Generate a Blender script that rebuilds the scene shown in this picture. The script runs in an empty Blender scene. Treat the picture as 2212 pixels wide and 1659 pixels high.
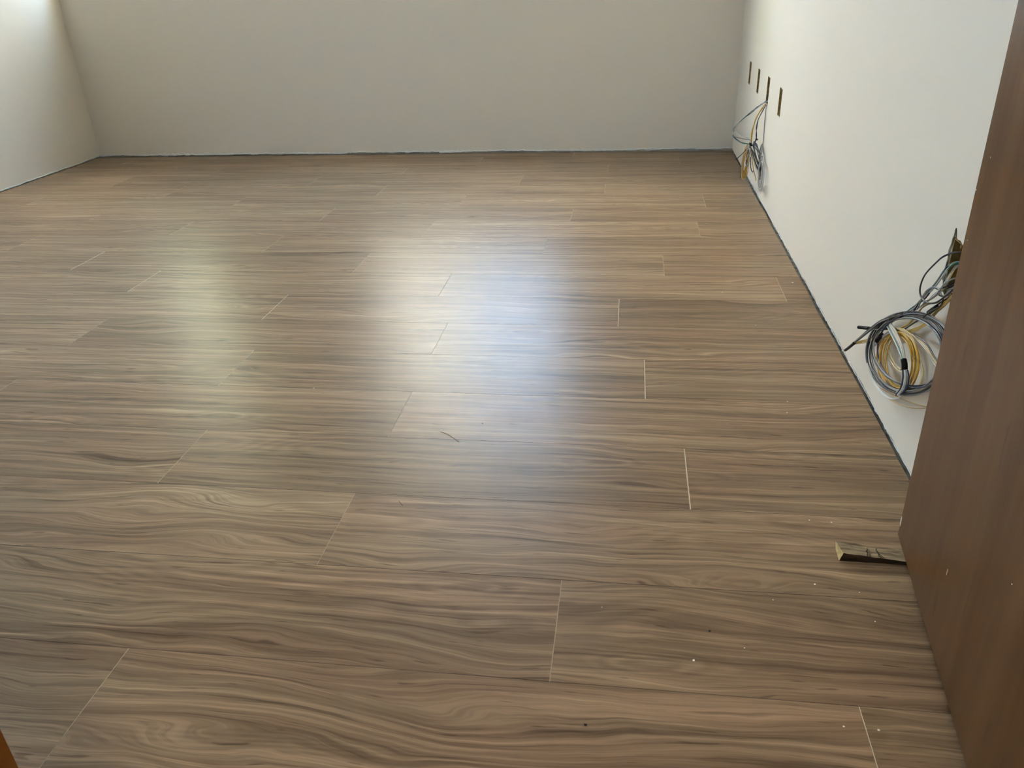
import bpy, bmesh, math, random
from mathutils import Vector, Matrix
from mathutils.geometry import tessellate_polygon
random.seed(7)
S = bpy.context.scene
COL = S.collection

# ---------------------------------------------------------------- camera, sky, exposure
FPX, YAW, PITCH, ROLL = 1730.73, -0.153962, -0.470783, -0.0408808
fw = Vector((math.sin(YAW)*math.cos(PITCH), math.cos(YAW)*math.cos(PITCH), math.sin(PITCH)))
rt = Vector((math.cos(YAW), -math.sin(YAW), 0)); up = rt.cross(fw)
c_, s_ = math.cos(ROLL), math.sin(ROLL)
CR = c_*rt + s_*up; CU = -s_*rt + c_*up
CAM = Vector((0, 0, 1.0))
cd = bpy.data.cameras.new('camera'); cam = bpy.data.objects.new('camera', cd); COL.objects.link(cam)
cd.sensor_width = 36; cd.lens = 36*FPX/2212; cd.clip_start = 0.02
M = Matrix((CR, CU, -fw)).transposed().to_4x4(); M.translation = CAM
cam.matrix_world = M
S.camera = cam
S.view_settings.view_transform = 'Standard'; S.view_settings.look = 'None'
S.view_settings.gamma = 1; S.view_settings.use_curve_mapping = False
S.view_settings.exposure = 0.84
SKY = 16.0
w = bpy.data.worlds.new('sky'); S.world = w; w.use_nodes = True
bg = w.node_tree.nodes['Background']; bg.inputs[0].default_value = (0.47, 0.68, 1.0, 1); bg.inputs[1].default_value = SKY

X0, X1, D, H = -3.579, 0.626, 5.1645, 2.6
YF = 0.39                                   # inner face of the wall that holds the doorway
REV = 0.34
# openings: wall, start, end, sill, head, frosted?
WINS = [('back', -3.46, -2.92, 1.0, 2.45, False), ('back', -1.78, -0.45, 0.95, 2.42, False), ('left', 1.0, 2.2, 1.25, 2.15, True)]  # middle opening inferred; first and last added unseen to light the side walls
def yb(x): return D + 0.0051*x
# portal over the window opening: guides sampling of the sky only
for wl, a, b, z0, z1, fr in WINS:
    pl = bpy.data.lights.new('window_portal', 'AREA'); pl.shape = 'RECTANGLE'; pl.size = b-a; pl.size_y = z1-z0
    pl.cycles.is_portal = True
    po = bpy.data.objects.new('window_portal', pl); COL.objects.link(po)
    if wl == 'back': po.location = ((a+b)/2, D+REV+0.01, (z0+z1)/2); po.rotation_euler = (math.radians(-90), 0, 0)
    else: po.location = (X0-0.25, (a+b)/2, (z0+z1)/2); po.rotation_euler = (math.radians(-90), 0, math.radians(90))
hl = bpy.data.lights.new('hall_fill_light', 'AREA'); hl.shape = 'DISK'; hl.size = 0.45; hl.energy = 20; hl.color = (1.0, 0.86, 0.68)  # added unseen fill behind the camera, brightens the near floor
ho = bpy.data.objects.new('hall_fill_light', hl); COL.objects.link(ho); ho.location = (0.35, -0.75, 2.56)
sl = bpy.data.lights.new('sun', 'SUN'); sl.energy = 310; sl.angle = math.radians(0.53); sl.color = (1.0, 0.95, 0.88)
so = bpy.data.objects.new('sun', sl); COL.objects.link(so)
sdir = Vector((-math.sin(math.radians(42))*0.707, math.cos(math.radians(42))*0.707, -0.707))
so.rotation_euler = sdir.to_track_quat('-Z', 'Y').to_euler()

# ---------------------------------------------------------------- helpers
def tag(o, label=None, cat=None, group=None, kind=None):
    if label: o['label'] = label
    if cat: o['category'] = cat
    if group: o['group'] = group
    if kind: o['kind'] = kind
    return o
def link(name, me, mats=(), parent=None):
    o = bpy.data.objects.new(name, me); COL.objects.link(o)
    for m in mats: me.materials.append(m)
    if parent: o.parent = parent
    return o
def from_bm(name, bm, mats=(), parent=None, smooth=False):
    bmesh.ops.recalc_face_normals(bm, faces=bm.faces)
    me = bpy.data.meshes.new(name); bm.to_mesh(me); bm.free()
    if smooth:
        for p in me.polygons: p.use_smooth = True
    return link(name, me, mats, parent)
def box_bm(bm, x0, x1, y0, y1, z0, z1):
    v = [bm.verts.new((x, y, z)) for z in (z0, z1) for y in (y0, y1) for x in (x0, x1)]
    for f in ((0,1,3,2),(4,6,7,5),(0,4,5,1),(2,3,7,6),(0,2,6,4),(1,5,7,3)): bm.faces.new([v[i] for i in f])
    return v
def box(name, x0, x1, y0, y1, z0, z1, mats, parent=None, bev=0):
    bm = bmesh.new(); box_bm(bm, x0, x1, y0, y1, z0, z1)
    if bev: bmesh.ops.bevel(bm, geom=bm.edges[:], offset=bev, segments=2, affect='EDGES')
    return from_bm(name, bm, mats, parent)
def empty(name, loc=(0,0,0)):
    o = bpy.data.objects.new(name, None); COL.objects.link(o); o.location = loc; return o
def smooth_path(pts, n=8):
    pts = [Vector(p) for p in pts]; out = []
    P = [2*pts[0]-pts[1]] + pts + [2*pts[-1]-pts[-2]]
    for i in range(1, len(P)-2):
        a, b, c, d = P[i-1:i+3]
        for k in range(n):
            t = k/n
            out.append(0.5*((2*b)+(c-a)*t+(2*a-5*b+4*c-d)*t*t+(3*b-a-3*c+d)*t**3))
    out.append(pts[-1]); return out
def tube_bm(bm, path, r, sides=6, mi=0):
    T = (path[1]-path[0]).normalized(); N = T.orthogonal().normalized(); rings = []
    for i, p in enumerate(path):
        t = (path[min(i+1, len(path)-1)]-path[max(i-1, 0)])
        if t.length > 1e-9:
            t.normalize(); N = (N - t*N.dot(t)); N = N.normalized() if N.length > 1e-6 else t.orthogonal().normalized(); T = t
        B = T.cross(N)
        rings.append([bm.verts.new(p + r*(math.cos(a)*N+math.sin(a)*B)) for a in [2*math.pi*k/sides for k in range(sides)]])
    for a, b in zip(rings, rings[1:]):
        for k in range(sides):
            f = bm.faces.new((a[k], a[(k+1)%sides], b[(k+1)%sides], b[k])); f.material_index = mi; f.smooth = True
    bm.faces.new(rings[0][::-1]).material_index = mi; bm.faces.new(rings[-1]).material_index = mi
def ray(px, py):
    return (CR*((px-1106)/FPX) - CU*((py-829.5)/FPX) + fw)
def on_wall(px, py, off=0.0):               # a point at a set distance in front of the right wall
    d = ray(px, py); return CAM + d*((X1-off)/d.x)
def on_y(px, py, y):
    d = ray(px, py); return CAM + d*(y/d.y)
def on_floor(px, py, z=0.0):
    d = ray(px, py); return CAM + d*((z-1.0)/d.z)

# ---------------------------------------------------------------- materials
def mat(name, col, rough=0.6, spec=0.5):
    m = bpy.data.materials.new(name); m.use_nodes = True
    b = m.node_tree.nodes['Principled BSDF']
    b.inputs['Base Color'].default_value = (*col, 1); b.inputs['Roughness'].default_value = rough
    b.inputs['Specular IOR Level'].default_value = spec
    return m
def nodes(m):
    nt = m.node_tree
    def N(t, **k):
        n = nt.nodes.new(t)
        for a, v in k.items(): setattr(n, a, v)
        return n
    return nt, N, (lambda a, b: nt.links.new(a, b)), nt.nodes['Principled BSDF']
def plaster(name, col, bump=0.12):
    m = mat(name, col, 0.75, 0.25); nt, N, L, b = nodes(m)
    tc = N('ShaderNodeTexCoord')
    n1 = N('ShaderNodeTexNoise'); n1.inputs['Scale'].default_value = 170; n1.inputs['Detail'].default_value = 3
    n2 = N('ShaderNodeTexNoise'); n2.inputs['Scale'].default_value = 3; n2.inputs['Detail'].default_value = 2
    L(tc.outputs['Object'], n1.inputs['Vector']); L(tc.outputs['Object'], n2.inputs['Vector'])
    ad = N('ShaderNodeMath', operation='MULTIPLY_ADD'); ad.inputs[1].default_value = 6
    L(n2.outputs['Fac'], ad.inputs[0]); L(n1.outputs['Fac'], ad.inputs[2])
    bp = N('ShaderNodeBump'); bp.inputs['Strength'].default_value = bump; bp.inputs['Distance'].default_value = 0.002
    L(ad.outputs[0], bp.inputs['Height']); L(bp.outputs['Normal'], b.inputs['Normal'])
    return m
def scaled(N, L, src, s, off=None):
    mp = N('ShaderNodeMapping'); mp.inputs['Scale'].default_value = s
    L(src, mp.inputs['Vector'])
    if off is not None: L(off, mp.inputs['Location'])
    return mp.outputs[0]
def plank_material():
    m = mat('laminate_wood', (0.2, 0.15, 0.11), 0.33, 0.125); nt, N, L, b = nodes(m)
    tc = N('ShaderNodeTexCoord'); oi = N('ShaderNodeObjectInfo')
    mul = N('ShaderNodeMath', operation='MULTIPLY'); mul.inputs[1].default_value = 61.0; L(oi.outputs['Random'], mul.inputs[0])
    cb = N('ShaderNodeCombineXYZ')
    for i in range(3): L(mul.outputs[0], cb.inputs[i])
    base = N('ShaderNodeVectorMath', operation='ADD'); L(tc.outputs['Object'], base.inputs[0]); L(cb.outputs[0], base.inputs[1])
    V = base.outputs[0]
    def noise(s, detail, rough=0.55, dist=0.0, vec=V):
        n = N('ShaderNodeTexNoise'); n.inputs['Scale'].default_value = 1; n.inputs['Detail'].default_value = detail
        n.inputs['Roughness'].default_value = rough; n.inputs['Distortion'].default_value = dist
        L(scaled(N, L, vec, s), n.inputs['Vector']); return n.outputs['Fac']
    def math_(op, a, bb=None, c=None):
        n = N('ShaderNodeMath', operation=op)
        for i, v in enumerate((a, bb, c)):
            if v is None: continue
            if isinstance(v, (int, float)): n.inputs[i].default_value = v
            else: L(v, n.inputs[i])
        return n.outputs[0]
    def ramp(f, lo, hi, a=0.0, c=1.0):
        n = N('ShaderNodeMapRange', interpolation_type='SMOOTHSTEP'); L(f, n.inputs['Value'])
        for i, v in zip((1,2,3,4), (lo, hi, a, c)): n.inputs[i].default_value = v
        return n.outputs[0]
    # slow wandering of the grain across the board
    def centred(f, k): return math_('MULTIPLY', math_('SUBTRACT', f, 0.5), k)
    fmask = ramp(noise((0.9, 4.2, 11), 1), 0.45, 0.64)
    warp = math_('ADD', centred(noise((0.9, 4.5, 1), 2), 0.04), math_('MULTIPLY', centred(noise((2.4, 8.5, 5), 1.5, 0.45), 0.155), fmask))
    warps = centred(noise((6.5, 16, 4), 2), 0.016)
    sx = N('ShaderNodeSeparateXYZ'); L(V, sx.inputs[0])
    yy = math_('ADD', math_('ADD', sx.outputs[1], warp), warps)
    cv = N('ShaderNodeCombineXYZ'); L(sx.outputs[0], cv.inputs[0]); L(yy, cv.inputs[1]); L(sx.outputs[2], cv.inputs[2])
    W_ = cv.outputs[0]
    # elongated knots: cells of a stretched voronoi, kept only where a coarse mask allows
    vo = N('ShaderNodeTexVoronoi'); vo.inputs['Scale'].default_value = 1; vo.inputs['Randomness'].default_value = 1
    L(scaled(N, L, V, (2.0, 7.5, 1)), vo.inputs['Vector'])
    vd = vo.outputs['Distance']
    wob = centred(noise((9, 30, 2), 3), 0.16)
    kd = math_('ADD', vd, wob)
    kmask = ramp(kd, 0.10, 0.34, 1.0, 0.0)
    kring = math_('MULTIPLY', math_('SINE', math_('MULTIPLY', kd, 62)), kmask)
    kcore = ramp(kd, 0.0, 0.13, 1.0, 0.0)
    streak = noise((1.2, 60, 1), 6, 0.66, 0.15, W_)
    fine = noise((5, 260, 1), 3, 0.6, 0, W_)
    broad = noise((0.8, 9, 1), 2, 0.5, 0.3, W_)
    fig = noise((1.1, 7.5, 1), 1.2, 0.4, 0.2)            # contours of this make the cathedral figure
    rings = math_('SINE', math_('MULTIPLY', fig, 120))
    figmask = ramp(noise((0.7, 4.5, 9), 1), 0.44, 0.60)
    dark = ramp(noise((2.6, 84, 1), 4, 0.6, 0.2, W_), 0.56, 0.70)
    light = ramp(noise((1.8, 66, 7), 4, 0.6, 0.2, W_), 0.56, 0.72)
    flecks = ramp(noise((11, 120, 5), 2, 0.5, 0, W_), 0.66, 0.74)
    v = centred(streak, 1.30)
    v = math_('MULTIPLY_ADD', centred(broad, 1.0), 0.50, v)
    v = math_('MULTIPLY_ADD', centred(fine, 1.0), 0.55, v)
    v = math_('MULTIPLY_ADD', math_('MULTIPLY', rings, figmask), 0.05, v)
    v = math_('MULTIPLY_ADD', kring, 0.07, v)
    v = math_('MULTIPLY_ADD', kcore, -0.10, v)
    v = math_('MULTIPLY_ADD', dark, -0.30, v)
    v = math_('MULTIPLY_ADD', light, 0.15, v)
    v = math_('MULTIPLY_ADD', flecks, -0.30, v)
    v = math_('MULTIPLY_ADD', math_('SUBTRACT', oi.outputs['Random'], 0.5), 0.09, v)
    v = math_('ADD', v, 0.545)
    cr = N('ShaderNodeValToRGB'); L(v, cr.inputs[0])
    e = cr.color_ramp.elements
    e[0].position = 0.0; e[0].color = (0.081, 0.051, 0.028, 1)
    e[1].position = 1.0; e[1].color = (0.503, 0.362, 0.223, 1)
    for p, c in ((0.28, (0.143, 0.095, 0.056, 1)), (0.5, (0.217, 0.147, 0.090, 1)), (0.72, (0.317, 0.222, 0.139, 1))):
        k = e.new(p); k.color = c
    # reddish / greenish drift
    hue = ramp(noise((1.1, 11, 3), 2), 0.35, 0.65)
    mx = N('ShaderNodeMix', data_type='RGBA', blend_type='MULTIPLY'); mx.inputs[0].default_value = 1
    tint = N('ShaderNodeMix', data_type='RGBA'); L(hue, tint.inputs[0])
    tint.inputs[6].default_value = (1.03, 0.985, 0.965, 1); tint.inputs[7].default_value = (0.985, 1.0, 0.97, 1)
    L(cr.outputs[0], mx.inputs[6]); L(tint.outputs[2], mx.inputs[7]); L(mx.outputs[2], b.inputs['Base Color'])
    # embossed pores and a slightly uneven gloss
    pores = noise((16, 420, 1), 3, 0.6, 0, W_)
    chat = noise((90, 60, 1), 1)
    hgt = math_('MULTIPLY_ADD', chat, 0.35, math_('ADD', pores, math_('MULTIPLY', streak, 0.8)))
    bp = N('ShaderNodeBump'); bp.inputs['Strength'].default_value = 0.26; bp.inputs['Distance'].default_value = 0.0006
    L(hgt, bp.inputs['Height']); L(bp.outputs['Normal'], b.inputs['Normal'])
    r = math_('MULTIPLY_ADD', noise((5, 60, 1), 2), 0.12, 0.285); L(r, b.inputs['Roughness'])
    return m
def door_material(name, dark, light, scale=1.0):
    m = mat(name, dark, 0.3, 0.1); nt, N, L, b = nodes(m)
    tc = N('ShaderNodeTexCoord')
    def noise(s, d, dist=0.0):
        n = N('ShaderNodeTexNoise'); n.inputs['Scale'].default_value = 1; n.inputs['Detail'].default_value = d
        n.inputs['Distortion'].default_value = dist
        L(scaled(N, L, tc.outputs['Object'], s), n.inputs['Vector']); return n.outputs['Fac']
    a = noise((20, 20, 1.2), 5, 0.4); f = noise((260, 260, 9), 3); kx = noise((34, 34, 5), 2, 0.5)
    ad = N('ShaderNodeMath', operation='MULTIPLY_ADD'); ad.inputs[1].default_value = 0.35; L(f, ad.inputs[0]); L(a, ad.inputs[2])
    cr = N('ShaderNodeValToRGB'); L(ad.outputs[0], cr.inputs[0])
    e = cr.color_ramp.elements; e[0].position = 0.42; e[0].color = (*dark, 1); e[1].position = 0.9; e[1].color = (*light, 1)
    mr = N('ShaderNodeMapRange', interpolation_type='SMOOTHSTEP'); L(kx, mr.inputs[0])
    for i, v in zip((1,2,3,4), (0.64, 0.76, 1.0, 0.62)): mr.inputs[i].default_value = v
    mx = N('ShaderNodeVectorMath', operation='SCALE'); L(cr.outputs[0], mx.inputs[0]); L(mr.outputs[0], mx.inputs['Scale'])
    L(mx.outputs[0], b.inputs['Base Color'])
    bp = N('ShaderNodeBump'); bp.inputs['Strength'].default_value = 0.10; bp.inputs['Distance'].default_value = 0.0006
    L(f, bp.inputs['Height']); L(bp.outputs['Normal'], b.inputs['Normal'])
    return m
def rough_mat(name, c1, c2, scale, rough=0.9, bump=0.6, dist=0.003, stretch=(1,1,1)):
    m = mat(name, c1, rough, 0.2); nt, N, L, b = nodes(m)
    tc = N('ShaderNodeTexCoord'); n = N('ShaderNodeTexNoise'); n.inputs['Scale'].default_value = scale; n.inputs['Detail'].default_value = 6
    L(scaled(N, L, tc.outputs['Object'], stretch), n.inputs['Vector'])
    cr = N('ShaderNodeValToRGB'); L(n.outputs['Fac'], cr.inputs[0])
    e = cr.color_ramp.elements; e[0].position = 0.36; e[0].color = (*c1, 1); e[1].position = 0.64; e[1].color = (*c2, 1)
    L(cr.outputs[0], b.inputs['Base Color'])
    bp = N('ShaderNodeBump'); bp.inputs['Strength'].default_value = bump; bp.inputs['Distance'].default_value = dist
    L(n.outputs['Fac'], bp.inputs['Height']); L(bp.outputs['Normal'], b.inputs['Normal'])
    return m

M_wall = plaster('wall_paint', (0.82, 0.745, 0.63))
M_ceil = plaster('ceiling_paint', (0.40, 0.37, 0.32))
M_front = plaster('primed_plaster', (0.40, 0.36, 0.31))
M_ragged = plaster('broken_plaster', (0.86, 0.85, 0.80), 0.5)
M_concrete = rough_mat('concrete', (0.20, 0.195, 0.18), (0.42, 0.41, 0.38), 40)
M_plank = plank_material()
M_core = mat('pale_board_core', (0.66, 0.57, 0.42), 0.8, 0.2)
M_dark = mat('dark_bevel', (0.075, 0.055, 0.04), 0.7, 0.3)
M_door = door_material('varnished_door_wood', (0.074, 0.034, 0.013), (0.122, 0.062, 0.026))
M_jamb = door_material('orange_jamb_wood', (0.085, 0.026, 0.004), (0.20, 0.07, 0.012))
M_ext = plaster('cream_render', (0.24, 0.235, 0.205))
M_shade = plaster('dull_green_render', (0.16, 0.17, 0.12))
M_white = plaster('white_render', (0.86, 0.87, 0.86))
M_ground = rough_mat('yard_concrete', (0.30, 0.30, 0.29), (0.42, 0.42, 0.40), 3)
M_alu = mat('white_window_frame', (0.7, 0.7, 0.68), 0.4)
M_box = rough_mat('dusty_yellow_plastic', (0.19, 0.13, 0.045), (0.36, 0.25, 0.085), 60, 0.6, 0.2)
M_torn = rough_mat('torn_brick', (0.15, 0.13, 0.08), (0.32, 0.28, 0.20), 90)
M_steel = mat('brushed_steel', (0.55, 0.53, 0.5), 0.3); M_steel.node_tree.nodes['Principled BSDF'].inputs['Metallic'].default_value = 1
WIRE = {k: mat(k+'_wire_plastic', c, 0.38) for k, c in dict(
    black=(0.018, 0.019, 0.021), grey=(0.30, 0.31, 0.31), blue=(0.02, 0.035, 0.085), green=(0.012, 0.15, 0.08),
    white=(0.74, 0.72, 0.66), yellow=(0.58, 0.33, 0.025), cream=(0.62, 0.47, 0.22), slate=(0.17, 0.21, 0.34), silver=(0.46, 0.47, 0.48)).items()}
M_tape = mat('black_insulating_tape', (0.012, 0.008, 0.006), 0.65, 0.25)
M_copper = mat('bare_wire_end', (0.7, 0.66, 0.56), 0.4)

# ---------------------------------------------------------------- room shell
def wall_with_holes(name, frame, outer, holes, depth, mats, base=()):
    # frame(u, v, d) -> point; holes get real reveals through the whole thickness
    bm = bmesh.new(); loops = [outer] + holes
    for d in (0.0, depth):
        vs = [[bm.verts.new(frame(u, v, d)) for u, v in lp] for lp in loops]
        flat = [v for l in vs for v in l]
        tri = tessellate_polygon([[Vector((u, v, 0)) for u, v in lp] for lp in loops])
        for t in tri:
            try: bm.faces.new([flat[i] for i in t])
            except ValueError: pass
        if d == 0.0: front = vs
        else:
            for a, b in zip(front, vs):
                for k in range(len(a)):
                    bm.faces.new((a[k], a[(k+1) % len(a)], b[(k+1) % len(a)], b[k]))
    for b6 in base: box_bm(bm, *b6)
    o = from_bm(name, bm, mats); tag(o, kind='structure'); return o

sub = box('floor', X0-0.03, X1+0.03, 0.19, D+0.03, -0.10, -0.0125, [M_concrete]); tag(sub, kind='structure')
tag(box('floor_hall', -1.2, 1.2, -1.6, 0.185, -0.10, 0.0, [M_ground]), kind='structure')
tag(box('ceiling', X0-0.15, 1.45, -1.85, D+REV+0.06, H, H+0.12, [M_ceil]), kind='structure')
def opening(k): _, a, b, z0, z1, _ = WINS[k]; return [(a, z0), (b, z0), (b, z1), (a, z1)]
# right wall: cut-outs for the junction boxes
def ragged_rect(y0, y1, z0, z1, j=0.002):
    pts = []
    for (a, b) in (((y0, z0), (y1, z0)), ((y1, z0), (y1, z1)), ((y1, z1), (y0, z1)), ((y0, z1), (y0, z0))):
        for k in range(6):
            t = k/6; pts.append((a[0]+(b[0]-a[0])*t+random.uniform(-j, j), a[1]+(b[1]-a[1])*t+random.uniform(-j, j)))
    return pts
BOXES = [(4.665, 4.735, 0.435, 0.548), (4.335, 4.405, 0.431, 0.545), (4.005, 4.075, 0.425, 0.545), (3.655, 3.725, 0.424, 0.538)]
near_hole = [(1.535,0.405),(1.56,0.402),(1.585,0.408),(1.602,0.414),(1.608,0.43),(1.612,0.455),(1.609,0.475),(1.613,0.492),(1.607,0.507),
             (1.6065,0.517),(1.603,0.523),(1.6025,0.537),(1.599,0.527),(1.596,0.522),(1.588,0.520),(1.575,0.522),(1.56,0.518),(1.54,0.521),(1.533,0.50),(1.535,0.46)]
holes = [ragged_rect(*b) for b in BOXES] + [near_hole]
# lower edge of the wall is chipped, a little above the boards
low = []; y = YF-0.16
while y < D+0.26:
    low.append((y, 0.004+random.uniform(0, 0.005))); y += random.uniform(0.02, 0.06)
low.append((D+0.26, 0.006))
wall_with_holes('wall_right', lambda u, v, d: (X1+d, u, v), low + [(D+0.26, H), (YF-0.16, H)], holes, 0.15, [M_wall], [(X1+0.03, X1+0.15, YF-0.16, D+0.26, -0.1, 0.012)])
wall_with_holes('wall_left', lambda u, v, d: (X0-d, u, v), [(YF-0.16, 0.006), (D+0.26, 0.006), (D+0.26, H), (YF-0.16, H)],
                [opening(2)], 0.15, [M_wall], [(X0-0.15, X0-0.03, YF-0.16, D+0.26, -0.1, 0.012)])
# far wall with the window opening and the added narrow one beside it
low = []; x = X0
while x < X1:
    low.append((x, 0.006+random.uniform(0, 0.006))); x += random.uniform(0.03, 0.08)
low.append((X1, 0.008))
wall_with_holes('wall_back', lambda u, v, d: (u, yb(u)+d, v), low + [(X1, H), (X0, H)],
                [opening(0), opening(1)], REV, [M_wall], [(X0-0.15, X1+0.15, D+0.03, D+REV, -0.1, 0.014)])
# wall with the doorway, just around the camera
DX0, DX1, DH = -0.516, 0.44, 2.10
bm = bmesh.new()
box_bm(bm, X0, DX0-0.03, YF-0.16, YF, 0.0005, H); box_bm(bm, DX1+0.03, X1, YF-0.16, YF, 0.0005, H); box_bm(bm, DX0-0.03, DX1+0.03, YF-0.16, YF, DH+0.03, H)
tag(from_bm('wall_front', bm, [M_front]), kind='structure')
bm = bmesh.new()
box_bm(bm, -1.35, -1.2, -1.75, YF-0.16, 0, H); box_bm(bm, 1.2, 1.35, -1.75, YF-0.16, 0, H); box_bm(bm, -1.2, 1.2, -1.75, -1.6, 0, H)
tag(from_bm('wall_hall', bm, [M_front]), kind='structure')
tag(box('trim_1', DX0-0.03, DX0, YF-0.18, YF+0.02, 0.0005, DH, [M_jamb], bev=0.002), kind='structure')
tag(box('trim_2', DX1, DX1+0.03, YF-0.18, YF, 0.0005, DH, [M_jamb], bev=0.002), kind='structure')
tag(box('trim_3', DX0-0.03, DX1+0.03, YF-0.18, YF+0.02, DH, DH+0.03, [M_jamb], bev=0.002), kind='structure')
# outside: neighbour's wall, two added unseen walls that shape the light, yard
tag(box('wall_neighbour', -2.8, -1.8, 8.1, 8.6, -0.4, 5.0, [M_ext]), kind='structure')
tag(box('wall_reflector', -4.1, -2.8, 7.6, 8.6, -0.4, 7.0, [M_white]), kind='structure')  # added unseen white block, bounces sunlight onto the left wall
tag(box('wall_dark_screen', -12.0, -4.1, 7.9, 8.6, -0.4, 5.0, [M_shade]), kind='structure')  # added unseen dark block, keeps the floor reflection dim on the left
bm = bmesh.new(); box_bm(bm, -14, 14, D+REV+0.01, 30, -0.5, -0.4); box_bm(bm, -14, X0-0.16, -8, D+REV+0.01, -0.5, -0.4)
tag(from_bm('ground_outside', bm, [M_ground]), kind='structure')
# windows, the first and third added for their light on the walls
def simple_shader(name, build):
    m = bpy.data.materials.new(name); m.use_nodes = True; g = m.node_tree; g.nodes.clear()
    o_ = g.nodes.new('ShaderNodeOutputMaterial'); build(g, o_); return m
def clear_(g, o_):
    mx = g.nodes.new('ShaderNodeMixShader'); t = g.nodes.new('ShaderNodeBsdfTransparent'); gl = g.nodes.new('ShaderNodeBsdfGlossy')
    gl.inputs['Roughness'].default_value = 0.02; mx.inputs[0].default_value = 0.06; t.inputs[0].default_value = (0.96, 0.97, 0.96, 1)
    g.links.new(t.outputs[0], mx.inputs[1]); g.links.new(gl.outputs[0], mx.inputs[2]); g.links.new(mx.outputs[0], o_.inputs[0])
def frosted_(g, o_):
    t = g.nodes.new('ShaderNodeBsdfTranslucent'); t.inputs[0].default_value = (0.97, 0.96, 0.93, 1)
    g.links.new(t.outputs[0], o_.inputs[0])
M_clear = simple_shader('clear_glass', clear_); M_frost = simple_shader('frosted_glass', frosted_)
for n_, (wl, a, b, z0, z1, fr) in enumerate(WINS):
    wf = empty('window_%d' % (n_+1)); tag(wf, kind='structure')
    if wl == 'back': wf.location = ((a+b)/2, D, z0); dp = 0.28
    else: wf.location = (X0, (a+b)/2, z0); wf.rotation_euler.z = math.radians(90); dp = 0.09
    hw, hh = (b-a)/2, z1-z0; t_ = 0.035
    def wbox(name, x0, x1, y0, y1, za, zb, m):
        box(name, x0, x1, y0, y1, za, zb, [m], wf)
    wbox('frame_stile', -hw, -hw+t_, dp, dp+0.045, 0, hh, M_alu); wbox('frame_stile', hw-t_, hw, dp, dp+0.045, 0, hh, M_alu)
    wbox('frame_rail', -hw+t_, hw-t_, dp, dp+0.045, 0, t_, M_alu); wbox('frame_rail', -hw+t_, hw-t_, dp, dp+0.045, hh-t_, hh, M_alu)
    if fr:
        me = bpy.data.meshes.new('frosted_pane')
        me.from_pydata([(-hw+t_, dp+0.022, t_), (hw-t_, dp+0.022, t_), (hw-t_, dp+0.022, hh-t_), (-hw+t_, dp+0.022, hh-t_)], [], [(0, 1, 2, 3)])
        link('frosted_pane', me, [M_frost], wf)
    else: wbox('glass_pane', -hw+t_, hw-t_, dp+0.02, dp+0.024, t_, hh-t_, M_clear)

# ---------------------------------------------------------------- floorboards
ROW, RY0, LEN = 0.2413, 0.9143, 1.190
PH = {-3: -0.55, -2: -0.33, -1: 0.367, 0: -0.101, 1: -0.575, 2: 0.147, 3: -0.568, 4: 0.06, 5: -0.570, 6: -0.02, 7: 0.535, 8: 0.141, 9: -0.333,
      10: 0.305, 11: -0.257, 12: 0.364, 13: -0.12, 14: -0.586, 15: -0.117, 16: 0.29, 17: -0.34}
END = {(-1, 0.367): 0.0016, (0, -0.101): 0.0013, (2, 0.147): 0.0028, (4, 0.06): 0.0026, (6, -0.02): 0.0022, (4, -1.13): 0.002, (7, -1.845): 0.0024, (8, -2.239): 0.003,
       (8, -1.049): 0.0018, (6, -1.21): 0.0024, (1, -0.575): 0.0012, (5, -0.57): 0.0012, (3, -0.568): 0.0012}
def gap_at(k, x):
    for (kk, xx), g_ in END.items():
        if kk == k and abs(xx-x) < 0.02: return g_
    return 0.0012
def plank(x0, x1, y0, y1, e0, e1, dz):
    # box with a wood top, thin dark bevel along the sides, pale core showing at the ends
    b_, e0, e1 = 0.0006, e0/2, e1/2; d_ = 0.0009
    bm = bmesh.new(); L_ = x1-x0; W_ = y1-y0
    top = [(e0, b_), (L_-e1, b_), (L_-e1, W_-b_), (e0, W_-b_)]
    mid = [(0.00015, 0.00012), (L_-0.00015, 0.00012), (L_-0.00015, W_-0.00012), (0.00015, W_-0.00012)]
    A = [bm.verts.new((u, v, 0)) for u, v in top]; B = [bm.verts.new((u, v, -d_)) for u, v in mid]; C = [bm.verts.new((u, v, -0.012)) for u, v in mid]
    bm.faces.new(A); bm.faces.new(C[::-1])
    for k in range(4):
        f = bm.faces.new((A[k], A[(k+1)%4], B[(k+1)%4], B[k])); f.material_index = 2 if k in (1, 3) else 1
        f = bm.faces.new((B[k], B[(k+1)%4], C[(k+1)%4], C[k])); f.material_index = 2
    me = bpy.data.meshes.new('plank')
    bmesh.ops.recalc_face_normals(bm, faces=bm.faces); bm.to_mesh(me); bm.free()
    o = link('plank', me, [M_plank, M_dark, M_core], sub); o.location = (x0, y0, dz)
for k in range(-3, 18):
    y0 = RY0 + k*ROW; y1 = y0 + ROW
    xl = X0 + random.uniform(0.006, 0.012); xr = X1 - 0.006 - random.uniform(0, 0.005)
    if k == 17: y1 = D - 0.022 - 0.004
    cuts = []; x = PH[k]
    while x > xl + 0.05: x -= LEN
    x += LEN
    while x < xr - 0.03: cuts.append(x); x += LEN
    xs = [xl] + cuts + [xr]
    for a, b in zip(xs, xs[1:]):
        plank(a, b, y0, y1, gap_at(k, a) if a != xl else 0.001, gap_at(k, b) if b != xr else 0.001, random.uniform(-0.0002, 0.00005))

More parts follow.
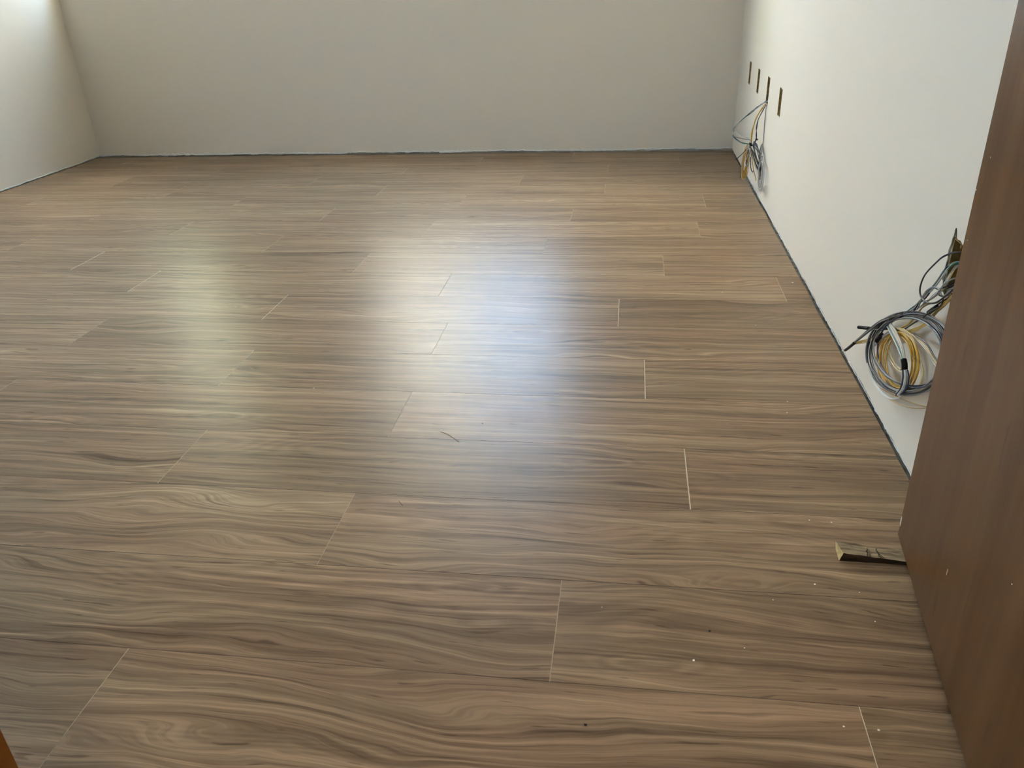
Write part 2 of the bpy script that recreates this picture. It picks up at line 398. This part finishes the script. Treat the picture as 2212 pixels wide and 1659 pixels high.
# ragged plaster where the skirting is missing
def ragged_strip(name, frame, L0, L1, step, ztop, zlow, th, seed, gaps=0.25):
    rnd = random.Random(seed); bm = bmesh.new(); u = L0; cols = []; zt, zl, dv = ztop, zlow, th; miss = False
    while u <= L1:
        zt = ztop*(0.55+0.6*rnd.random()); zl = zlow + rnd.random()*0.35*ztop
        if rnd.random() < 0.3: miss = rnd.random() < gaps
        if miss: zl = zt*0.6
        t_ = th*(0.3+rnd.random())
        cols.append([bm.verts.new(frame(u, zt, 0.0003)), bm.verts.new(frame(u, zt*0.8+zl*0.2, t_)), bm.verts.new(frame(u, zl, t_)), bm.verts.new(frame(u, zl, -0.002))])
        u += step*(0.4+rnd.random())
    for a, b in zip(cols, cols[1:]):
        for q in range(3): bm.faces.new((a[q], a[q+1], b[q+1], b[q]))
    tag(from_bm(name, bm, [M_ragged]), kind='structure')
ragged_strip('trim_4', lambda u, v, d: (u, yb(u)-d, v), X0+0.01, X1-0.01, 0.016, 0.017, 0.0005, 0.003, 3, 0.4)
ragged_strip('trim_5', lambda u, v, d: (X1-d, u, v), YF+0.02, D-0.01, 0.009, 0.007, 0.0006, 0.0012, 4, 0.6)
ragged_strip('trim_6', lambda u, v, d: (X0+d, u, v), YF+0.02, D-0.01, 0.02, 0.010, 0.0006, 0.003, 5, 0.3)

# ---------------------------------------------------------------- door leaf
dl = empty('door_1', (0.44, 0.405, 0)); tag(dl, kind='structure')
tip = Vector((0.535, 1.334, 0)); hinge = Vector((0.441, 0.405, 0)); dv = (tip-hinge); Ld = dv.length
dl.location = hinge; dl.rotation_euler.z = math.atan2(dv.y, dv.x)
# local x along the leaf, local -y away from the room side; visible face is local y=0
door = box('door_leaf', 0, Ld, -0.035, 0, 0.010, 2.09, [M_door], dl, bev=0.0025)
bm = bmesh.new()
for z in (0.25, 1.05, 1.85):
    box_bm(bm, -0.004, 0.0, -0.034, 0.004, z-0.04, z+0.04)
from_bm('hinge', bm, [M_steel], dl)
bm = bmesh.new()
tube_bm(bm, smooth_path([(Ld-0.06, 0.0, 1.06), (Ld-0.06, 0.045, 1.06), (Ld-0.075, 0.055, 1.06), (Ld-0.18, 0.055, 1.06)], 5), 0.009, 10)
tube_bm(bm, [Vector((Ld-0.06, 0.0, 1.06)), Vector((Ld-0.06, 0.008, 1.06))], 0.025, 20)
from_bm('lever_handle', bm, [M_steel], dl)
def fleck(x, z, h, w_, y=0.0, n=6, m=None):
    bm = bmesh.new()
    vs = []
    for s in (0, 1):
        ring = []
        for k in range(n):
            a = 2*math.pi*k/n; rr = 1+random.uniform(-0.25, 0.25)
            ring.append(bm.verts.new((x+w_*rr*math.cos(a), y+0.0004*s, z+h*rr*math.sin(a))))
        vs.append(ring)
    bm.faces.new(vs[1]); bm.faces.new(vs[0][::-1])
    for k in range(n): bm.faces.new((vs[0][k], vs[0][(k+1)%n], vs[1][(k+1)%n], vs[1][k]))
    return from_bm('paint_fleck', bm, [m or M_ragged], dl)
fl = fleck(Ld-0.004, 0.045, 0.013, 0.0028); fl['label'] = 'white paint fleck at the bottom corner'
for px, py in ((2140, 340), (2109, 410), (2090, 519), (2186, 1262)):
    d = ray(px, py); n_ = Vector((-dv.y, dv.x, 0)).normalized(); t = (hinge-CAM).dot(n_)/d.dot(n_); P = CAM + d*t
    fleck((P-hinge).dot(dv.normalized()), P.z, 0.0011, 0.0011)
for px, py, h_, w_ in ((2046, 1236, 0.006, 0.0008),):
    d = ray(px, py); n_ = Vector((-dv.y, dv.x, 0)).normalized(); t = (hinge-CAM).dot(n_)/d.dot(n_); P = CAM + d*t
    fleck((P-hinge).dot(dv.normalized()), P.z, h_, w_)

# ---------------------------------------------------------------- wooden wedge under the door
M_wedge = rough_mat('weathered_wood', (0.12, 0.088, 0.05), (0.44, 0.35, 0.22), 34, 0.85, 0.9, 0.002, (0.5, 4, 3))
M_wend = rough_mat('fresh_cut_end', (0.42, 0.31, 0.13), (0.62, 0.50, 0.26), 120, 0.85, 0.5, 0.001)
M_wdark = rough_mat('dark_wedge_side', (0.014, 0.009, 0.005), (0.05, 0.035, 0.02), 45, 0.9, 0.9, 0.002, (0.6, 1, 3))  # front side and cracks coloured darker than the top
bm = bmesh.new(); n = 14; rings = []; rnd = random.Random(12)
for i in range(n+1):
    t = i/n; x = 0.413 + 0.162*t; h = 0.0195*(1-t) + 0.0055*t
    sh = -0.004*t
    j = lambda a: rnd.uniform(-a, a)
    yf = 1.2555 + sh + j(0.0007); ybk = 1.2905 + sh + j(0.0007)
    if 5 <= i <= 7: yf += 0.002*rnd.random(); h -= 0.0012*rnd.random()
    rings.append([bm.verts.new((x + (-0.001 if i == 0 else 0), yf+0.001, 0.0003)), bm.verts.new((x+(0.004 if i == 0 else 0), yf, h+j(0.0004))), bm.verts.new((x, (yf+ybk)/2, h+0.0006+j(0.0006))),
                  bm.verts.new((x+(-0.003 if i == 0 else 0), ybk, h+0.0008+j(0.0006))), bm.verts.new((x, ybk, 0.0003))])
for a, b in zip(rings, rings[1:]):
    for q, mi in ((0, 2), (1, 0), (2, 0), (3, 0), (4, 0)):
        f = bm.faces.new((a[q], a[(q+1)%5], b[(q+1)%5], b[q])); f.material_index = mi
bm.faces.new(rings[0]).material_index = 1; bm.faces.new(rings[-1]).material_index = 1
wd = from_bm('door_wedge', bm, [M_wedge, M_wend, M_wdark])
tag(wd, 'rough weathered wooden wedge pushed under the open brown door', 'wedge')
rc = random.Random(5)
for cx, n_, r_ in ((0.4600, 9, 0.0007), (0.4655, 4, 0.0005), (0.4850, 9, 0.0008), (0.4905, 5, 0.0005)):
    bm = bmesh.new(); x, y = cx, 1.2565 - 0.004*(cx-0.413)/0.162; pts = []
    for q in range(n_):
        hh = 0.0195 - (x-0.413)/0.162*0.014
        pts.append(Vector((x, y, hh+0.0008))); x += rc.uniform(-0.0028, 0.0026); y += rc.uniform(0.0015, 0.0040)
    tube_bm(bm, pts, r_, 4)
    from_bm('crack', bm, [M_wdark], wd)


# ---------------------------------------------------------------- junction boxes in the right wall
def junction_box(y0, y1, z0, z1, label):
    root = empty('junction_box', (X1+0.0428, (y0+y1)/2, (z0+z1)/2)); tag(root, label, 'junction box', 'junction boxes in the right wall')
    bm = bmesh.new(); o = 0.001
    dx, hy, hz, th = 0.042, (y1-y0)/2-0.001, (z1-z0)/2-0.001, 0.0018
    # open-fronted shell with walls of real thickness
    F = lambda s, t, x: [(x, -s, -t), (x, s, -t), (x, s, t), (x, -s, t)]
    ro = [bm.verts.new(p) for p in F(hy, hz, -dx)]; ri = [bm.verts.new(p) for p in F(hy-th, hz-th, -dx)]
    bo = [bm.verts.new(p) for p in F(hy, hz, 0.0)]; bi = [bm.verts.new(p) for p in F(hy-th, hz-th, -th)]
    for a, b in ((ro, ri), (ri, bi), (ro, bo)):
        for k in range(4): bm.faces.new((a[k], a[(k+1)%4], b[(k+1)%4], b[k]))
    bm.faces.new(bo); bm.faces.new(bi)
    from_bm('shell', bm, [M_box], root)
    for s in (-1, 1):
        bm = bmesh.new()
        tube_bm(bm, [Vector((-dx+0.001, 0, s*(hz-0.006))), Vector((-0.004, 0, s*(hz-0.006)))], 0.004, 8)
        from_bm('screw_post', bm, [M_box], root)
    return root
names = ['empty wall box cutout nearest the far corner, first of the row', 'empty wall box cutout second from the far corner',
         'wall box cutout with the far bundle of wires coming out of it', 'empty wall box cutout nearest the camera in the far row of four']
for b, nme in zip(BOXES, names): junction_box(*b, nme)
junction_box(1.538, 1.606, 0.408, 0.519, 'torn-edged wall box cutout half hidden behind the brown door')
# torn plaster lips
bm = bmesh.new()
pts = [Vector((X1-0.0008, y_, z_)) for y_, z_ in near_hole[2:14]]
tube_bm(bm, pts, 0.0022, 5)
for px, py in ((2041, 628), (2046, 618), (2038, 600)):
    P = on_wall(px, py, 0.003); bmesh.ops.create_icosphere(bm, subdivisions=1, radius=0.005, matrix=Matrix.Translation(P) @ Matrix.Diagonal((0.5, 1, 1.3, 1)))
tag(from_bm('trim_7', bm, [M_torn]), kind='structure')

# ---------------------------------------------------------------- wires
def wires(parent, items):
    # one child per colour run
    for colour, paths, r in items:
        bm = bmesh.new()
        for p in paths: tube_bm(bm, p, r, 6)
        o = from_bm(colour+'_wire', bm, [WIRE[colour]], parent)
def pc(x, y): return 1780 + x/3.6065, 480 + y/3.6065            # near-coil detail pixels
def pw(pts, off, r=None, n=8, jit=0.0):
    out = []
    for i, p in enumerate(pts):
        o_ = off[i] if isinstance(off, (list, tuple)) else off
        q = on_wall(*pc(p[0]+random.uniform(-jit, jit), p[1]+random.uniform(-jit, jit)), o_); out.append(q)
    return smooth_path(out, n)
def local(paths, root):
    return [[p - root.location for p in path] for path in paths]
def ellipse(cx, cy, rx, ry, off, a0, a1, n=26, wob=0.0, tilt=0.0):
    pts = []
    ph = random.uniform(0, 6.28)
    for i in range(n+1):
        a = math.radians(a0 + (a1-a0)*i/n)
        k = 1 + wob*math.sin(2*a+ph)
        x = rx*k*math.cos(a); y = ry*k*math.sin(a)
        pts.append((cx + x*math.cos(tilt) - y*math.sin(tilt), cy + x*math.sin(tilt) + y*math.cos(tilt)))
    o_ = [max(0.006, off + 0.004*math.sin(ph+i*0.5)) for i in range(n+1)]
    return pw(pts, o_, n=3)

R_ = 0.0017
near = empty('wire_coil', on_wall(1960, 767, 0.02)); tag(near, 'large hanging coil of black, grey and yellow wires beside the brown door', 'wires')
runs = []
def add(c, path, r=R_): runs.append((c, path, r))
# big dark coil
dk = ['black', 'grey', 'black', 'blue', 'grey', 'black', 'white', 'black', 'grey']
for i, c in enumerate(dk):
    add(c, ellipse(650+random.uniform(-12, 14), 1030+random.uniform(-8, 8), 325-6*i+random.uniform(-6, 6), 326-6*i+random.uniform(-8, 8), 0.030+0.002*(i % 3), 0, 360, wob=0.014, tilt=0.1))
for i, c in enumerate(('black', 'grey', 'blue')):      # inner, lower loops
    add(c, ellipse(690+i*10, 985+i*8, 318-i*8, 292-i*6, 0.036, -20, 340, wob=0.02, tilt=0.35))
# yellow coil
for i in range(11):
    c = 'yellow' if i % 4 else 'cream'
    add(c, ellipse(578+random.uniform(-9, 12), 1080+random.uniform(-14, 12), 158-6.0*i+random.uniform(-3, 3)+ (i%2)*8, 250-5*i+random.uniform(-8, 8), 0.024+0.0016*(i % 4), 0, 360, wob=0.02, tilt=-0.05))
for i in range(3):                                      # slack cream loops to the right
    add('cream', pw([(500, 850), (560, 830), (680, 900), (740, 1020), (772, 1160), (762, 1240), (725, 1300), (650, 1340), (590, 1350)], 0.03, n=6, jit=7))
    add('cream', pw([(620, 840), (760, 930), (850, 1060), (900, 1150)], 0.034, n=6, jit=7))
add('black', pw([(700, 870), (800, 950), (860, 1050), (940, 1180)], 0.036))
add('grey', pw([(690, 880), (790, 990), (850, 1090), (940, 1220)], 0.034))
for pts in ([(480, 980), (520, 1080), (570, 1150), (620, 1180)], [(500, 960), (545, 1090), (600, 1150)]): add('cream', pw(pts, 0.02))
# bottom slack yellow
add('cream', pw([(395, 1240), (440, 1320), (520, 1385), (620, 1430), (720, 1448), (820, 1440), (900, 1400)], 0.022))
add('cream', pw([(430, 1290), (560, 1355), (680, 1405), (800, 1432), (900, 1420)], 0.024))
# white inner tail bundle, turned down through the coils
for i, c in enumerate(('white', 'green', 'grey', 'white', 'cream', 'white')):
    k = (i-2.5)
    add(c, pw([(500+k*8, 785), (540+k*9, 860), (590+k*9, 960), (622+k*4, 1070), (632+k*4, 1150), (640+k*9, 1230), (625+k*8, 1290), (575+k*6, 1330)], [0.036]*8, jit=2))
for i, c in enumerate(('blue', 'white', 'grey', 'blue')):
    add(c, pw([(615+i*12, 1150), (612+i*16, 1220), (600+i*16, 1290), (560+i*12, 1345)], 0.042, jit=3))
add('white', pw([(345, 1120), (385, 1230), (440, 1310), (500, 1365), (560, 1375), (600, 1350)], 0.04))
add('white', pw([(335, 1100), (375, 1230), (450, 1335), (520, 1378), (590, 1372)], 0.042))
# feeds from the box down to the coil
end = [(1150, 250), (1130, 330)]
def inbox(y_, z_): return Vector((X1+0.03, y_, z_))
def feed(c, pts, off, zb, yb_=1.575, jit=4):
    p = [inbox(yb_+random.uniform(-0.012, 0.012), zb)] 
    q = [on_wall(*pc(a+random.uniform(-jit, jit), b+random.uniform(-jit, jit)), off if i else 0.012) for i, (a, b) in enumerate(pts)]
    add(c, smooth_path(p+q, 8))
for c in ('black', 'blue', 'green', 'green', 'white', 'grey'):
    feed(c, [(1035, 318), (960, 360), (870, 480), (780, 590), (690, 670), (600, 730), (500, 800)], 0.034, 0.475, jit=8)
for c in ('white', 'cream', 'grey', 'white'):
    feed(c, [(1040, 340), (985, 400), (930, 500), (860, 575), (800, 620), (720, 680)], 0.03, 0.47, jit=9)
for c in ('yellow', 'yellow', 'yellow', 'cream', 'yellow', 'cream'):
    feed(c, [(1010, 570), (930, 650), (860, 720), (790, 790), (690, 850), (560, 890), (450, 930)], 0.022, 0.44, jit=11)
for c in ('yellow', 'cream'):
    feed(c, [(1000, 600), (800, 640), (730, 720), (660, 790), (560, 840)], 0.024, 0.44, jit=8)
feed('black', [(1000, 570), (880, 650), (790, 730), (700, 790), (620, 840)], 0.028, 0.44)
feed('black', [(1055, 235), (940, 262), (860, 320), (790, 410), (748, 500), (752, 575), (800, 626), (870, 625), (940, 575), (1000, 530)], 0.05, 0.49)
feed('black', [(1010, 470), (900, 520), (850, 507), (800, 540), (745, 620), (700, 690)], 0.04, 0.46)
feed('grey', [(1000, 520), (930, 580), (890, 520), (830, 512), (770, 590), (730, 680)], 0.042, 0.46)
feed('black', [(900, 545), (925, 590), (905, 650), (830, 700), (770, 740)], 0.042, 0.45)
feed('grey', [(1010, 440), (940, 480), (900, 530), (860, 580), (780, 630)], 0.046, 0.45)
# tails to the lower left
for k, c in enumerate(('black', 'grey', 'black')):
    add(c, pw([(560, 720+6*k), (440, 770+6*k), (350, 835+8*k), (270, 900+8*k), (175, 985+3*k)], 0.038, jit=3))
for k in range(3): add('grey' if k == 1 else 'black', pw([(500, 825+k*4), (420, 832+k*4), (350, 822+k*5), (300, 820+k*3)], 0.034, jit=2))
for k in range(4): add('cream' if k % 2 else 'yellow', pw([(520, 880+k*9), (430, 880+k*8), (330, 915+k*8), (225, 935+k*5)], 0.03, jit=4))
for k in range(3): add('grey', pw([(560, 830+k*8), (480, 870+k*6), (420, 930+k*6), (395, 955+k*4)], 0.034, jit=4))
bycol = {}
for c, path, r in runs: bycol.setdefault(c, []).append(path)
wires(near, [(c, local(ps, near), R_) for c, ps in bycol.items()])
def tape(pts, off, r, root, f=pw):
    bm = bmesh.new(); path = f(pts, off, n=4); tube_bm(bm, [p-root.location for p in path], r, 9)
    o = from_bm('tape_band', bm, [M_tape], root)
tape([(528, 752), (575, 738), (622, 732)], 0.034, 0.0068, near)
tape([(620, 1070), (627, 1110), (628, 1152)], 0.038, 0.0062, near)
tape([(270, 818), (310, 822), (355, 828)], 0.034, 0.0045, near)
tape([(165, 998), (200, 972), (240, 938)], 0.038, 0.0036, near)
tape([(450, 880), (430, 905), (415, 925)], 0.036, 0.0062, near)
tape([(880, 660), (850, 680), (815, 705)], 0.034, 0.0045, near)
bm = bmesh.new()
for dx_ in (0, 6): tube_bm(bm, [p-near.location for p in pw([(165+dx_, 996), (138+dx_, 1006)], 0.038, n=2)], 0.0016, 6)
from_bm('bare_wire_end', bm, [M_copper], near)

# far bundle, hanging out of the third box
def fc(x, y): return 1540 + x/5.0245, 100 + y/5.0245
YB = 4.04
def pf(pts, off=0.0, n=8, jit=0.0):
    out = []
    for i, p in enumerate(pts):
        out.append(on_y(*fc(p[0]+random.uniform(-jit, jit), p[1]+random.uniform(-jit, jit)), YB + off + 0.01*math.sin(i*1.3)))
    for q in out:
        q.x = min(q.x, X1-0.004)
    return smooth_path(out, n)
far = empty('wire_bundle', on_y(1622, 320, YB)); tag(far, 'small tied bundle of wires hanging from the far wall box', 'wires')
runs = []
start = Vector((X1+0.028, 4.04, 0.445))
def ffeed(c, pts, off, jit=3):
    p = pf(pts, off, 8, jit); add(c, smooth_path([start+Vector((0, random.uniform(-.012, .012), random.uniform(-.008, .008))), Vector((X1+0.004, p[0].y, p[0].z))] , 4)[:-1] + p, 0.0014)
for c in ('blue', 'green', 'white', 'grey', 'green', 'white', 'slate', 'white'):
    ffeed(c, [(585, 600), (500, 650), (420, 715), (340, 775), (270, 840), (225, 910), (215, 960)] + {'blue': [(228, 985), (250, 1000)], 'green': [(250, 1010), (320, 1050), (400, 1062)], 'white': [(245, 930), (300, 975), (395, 1005), (412, 1062)], 'grey': [(240, 985), (330, 1000), (405, 1015), (414, 1062)], 'slate': [(232, 990), (262, 1020), (330, 1045), (405, 1060)]}[c], 0.0, 6)
for c in ('yellow', 'yellow', 'yellow', 'yellow', 'cream', 'yellow', 'yellow', 'cream'):
    ffeed(c, [(580, 630), (530, 680), (480, 760), (445, 850), (425, 940), (418, 1060)], 0.01, 6)
for c in ('black', 'grey', 'black', 'blue'):
    ffeed(c, [(585, 640), (540, 700), (495, 790), (475, 880), (470, 960), (468, 1015), (440, 1080)], -0.01, 5)
ffeed('grey', [(586, 650), (580, 720), (575, 850), (568, 950), (558, 1040), (520, 1130)], -0.03, 3)
def floop(c, cx, cy, rx, ry, off, jit=4, tilt=0.0):
    pts = []
    for i in range(17):
        a = math.radians(-90 + 360*i/16); k = 1 + 0.05*math.sin(3*a+cx)
        x = rx*math.cos(a)*k*(0.55+0.45*(math.sin(a)+1)/2); y = ry*math.sin(a)
        pts.append((cx + x*math.cos(tilt)-y*math.sin(tilt), cy + x*math.sin(tilt)+y*math.cos(tilt)))
    p = pf(pts, off, 4, jit); add(c, p, 0.0014)
for i in range(9): floop('yellow' if i % 3 else 'cream', 352+random.uniform(-5, 8), 1255, 44-3.5*i, 195-7*i, 0.02+0.004*i, 4, 0.14)
for i in range(5): floop(('white', 'grey', 'white', 'blue', 'white')[i], 378, 1190, 28-4*i, 110, 0.0, 5, 0.1)
add('black', pf([(400, 1075), (350, 1150), (315, 1280), (300, 1400), (300, 1425)], 0.03), 0.0014)
add('black', pf([(370, 1110), (330, 1155), (290, 1195), (250, 1228)], 0.0), 0.0014)
for i in range(9): floop(('slate', 'black', 'silver', 'black', 'grey', 'slate', 'white', 'black', 'white')[i], 482+random.uniform(-8, 8), 1185, 40-3*i, 158-5*i, -0.02, 6, -0.26)
for i in range(6): floop(('white', 'grey', 'black', 'cream', 'grey', 'black')[i], 452+i*6, 1235+i*7, 20, 165+5*i, -0.04, 4, -0.40)
add('yellow', pf([(420, 1200), (440, 1330), (465, 1440), (462, 1458)], -0.02), 0.0014)
add('black', pf([(410, 1200), (412, 1320), (430, 1365), (440, 1350)], -0.02), 0.0014)
# grey loops lying flat on the wall, seen edge on
for i in range(10):
    cx, cy = 522+random.uniform(-4, 4), 1300+i*14; rx, ry = 24+1.2*i, 235-17*i if i < 6 else 150
    pts = []
    for q in range(21):
        a = math.radians(360*q/20 + 90)
        P = on_wall(*fc(cx + rx*math.cos(a)*0.9 - 0.05*ry*math.sin(a), cy + ry*math.sin(a)), 0.006+0.002*i); pts.append(P)
    add(('grey', 'silver', 'grey', 'white')[i % 4], smooth_path(pts, 3), 0.0013)
bycol = {}
for c, path, r in runs: bycol.setdefault(c, []).append(path)
wires(far, [(c, local(ps, far), 0.0018) for c, ps in bycol.items()])
tape([(406, 1052), (412, 1066), (420, 1080)], 0.0, 0.006, far, f=lambda p, o, n: pf(p, o, n))
tape([(470, 1006), (478, 1014)], 0.0, 0.0045, far, f=lambda p, o, n: pf(p, o, n))

# ---------------------------------------------------------------- crumbs on the floor
def crumb(name, px, py, r, m, label, cat, group=None, sq=0.5):
    P = on_floor(px, py); bm = bmesh.new(); bmesh.ops.create_icosphere(bm, subdivisions=1, radius=r)
    for v in bm.verts: v.co *= random.uniform(0.7, 1.25); v.co.z *= sq
    lo = min(v.co.z for v in bm.verts)
    o = from_bm(name, bm, [m]); o.location = (P.x, P.y, -lo+0.0001); tag(o, label, cat, group)
CR_ = [(1701, 868, .0018, 'white crumb, farther one of the pair in line left of the big wire coil'), (1700, 892, .0018, 'white crumb, nearer one of the pair in line left of the big wire coil'),
       (1712, 611, .0035, 'largest white plaster crumb, on the boards close to the right wall'), (1560, 632, .0018, 'white crumb left of the short board at the right wall'),
       (1796, 1129, .0016, 'white crumb just behind the wooden wedge'), (1748, 1124, .0013, 'small white crumb left of the one behind the wooden wedge'),
       (1760, 1263, .002, 'white crumb on the floor in front of the wooden wedge'), (1498, 1427, .002, 'white crumb below the dark dirt crumb on the same board'),
       (1890, 1343, .0013, 'tiny white crumb near the bottom edge of the door, below the wedge'), (1822, 1570, .0018, 'white crumb left of the end joint nearest the bottom right'),
       (1898, 1578, .0018, 'white crumb right of the end joint nearest the bottom right'), (1670, 1296, .0012, 'tiny white crumb left of the front of the wedge, near a long seam'),
       (1856, 1280, .001, 'tiniest white crumb between wedge and door edge, on a long seam'), (678, 839, .0015, 'lone white crumb on a long seam left of the bright reflection'),
       (1632, 703, .0013, 'tiny white crumb on open boards, level with the top of the big coil'), (1608, 1400, .001, 'tiny white crumb in the middle of the board below the wedge'),
       (1300, 1312, .0009, 'tiny pale crumb right of the centre end joint')]
for px, py, r, lb in CR_:
    crumb('plaster_crumb', px, py, r, M_ragged, lb, 'crumb', 'white plaster crumbs scattered on the floor')
crumb('dirt_crumb', 1533, 1364, .0027, M_tape, 'dark dirt crumb on the board right of the centre joint', 'crumb')
crumb('dirt_crumb', 1265, 1567, .0027, M_tape, 'dark dirt crumb near the bottom edge of the view', 'crumb')
crumb('dirt_crumb', 1042, 915, .0016, M_tape, 'tiny dark speck in the bright reflection on the floor', 'crumb')
def fibre(pts, label):
    q = [on_floor(*p) for p in pts]; root = q[0].copy(); bm = bmesh.new()
    tube_bm(bm, [p-root for p in smooth_path(q, 5)], 0.0006, 5)
    o = from_bm('fibre', bm, [M_dark]); o.location = root + Vector((0, 0, 0.0008)); tag(o, label, 'fibre')
fibre([(951, 933), (966, 938), (980, 947), (991, 955)], 'thin bent dark fibre lying in the bright floor reflection')
fibre([(862, 1083), (866, 1088), (870, 1093)], 'short straight dark fibre below the long floor seam')
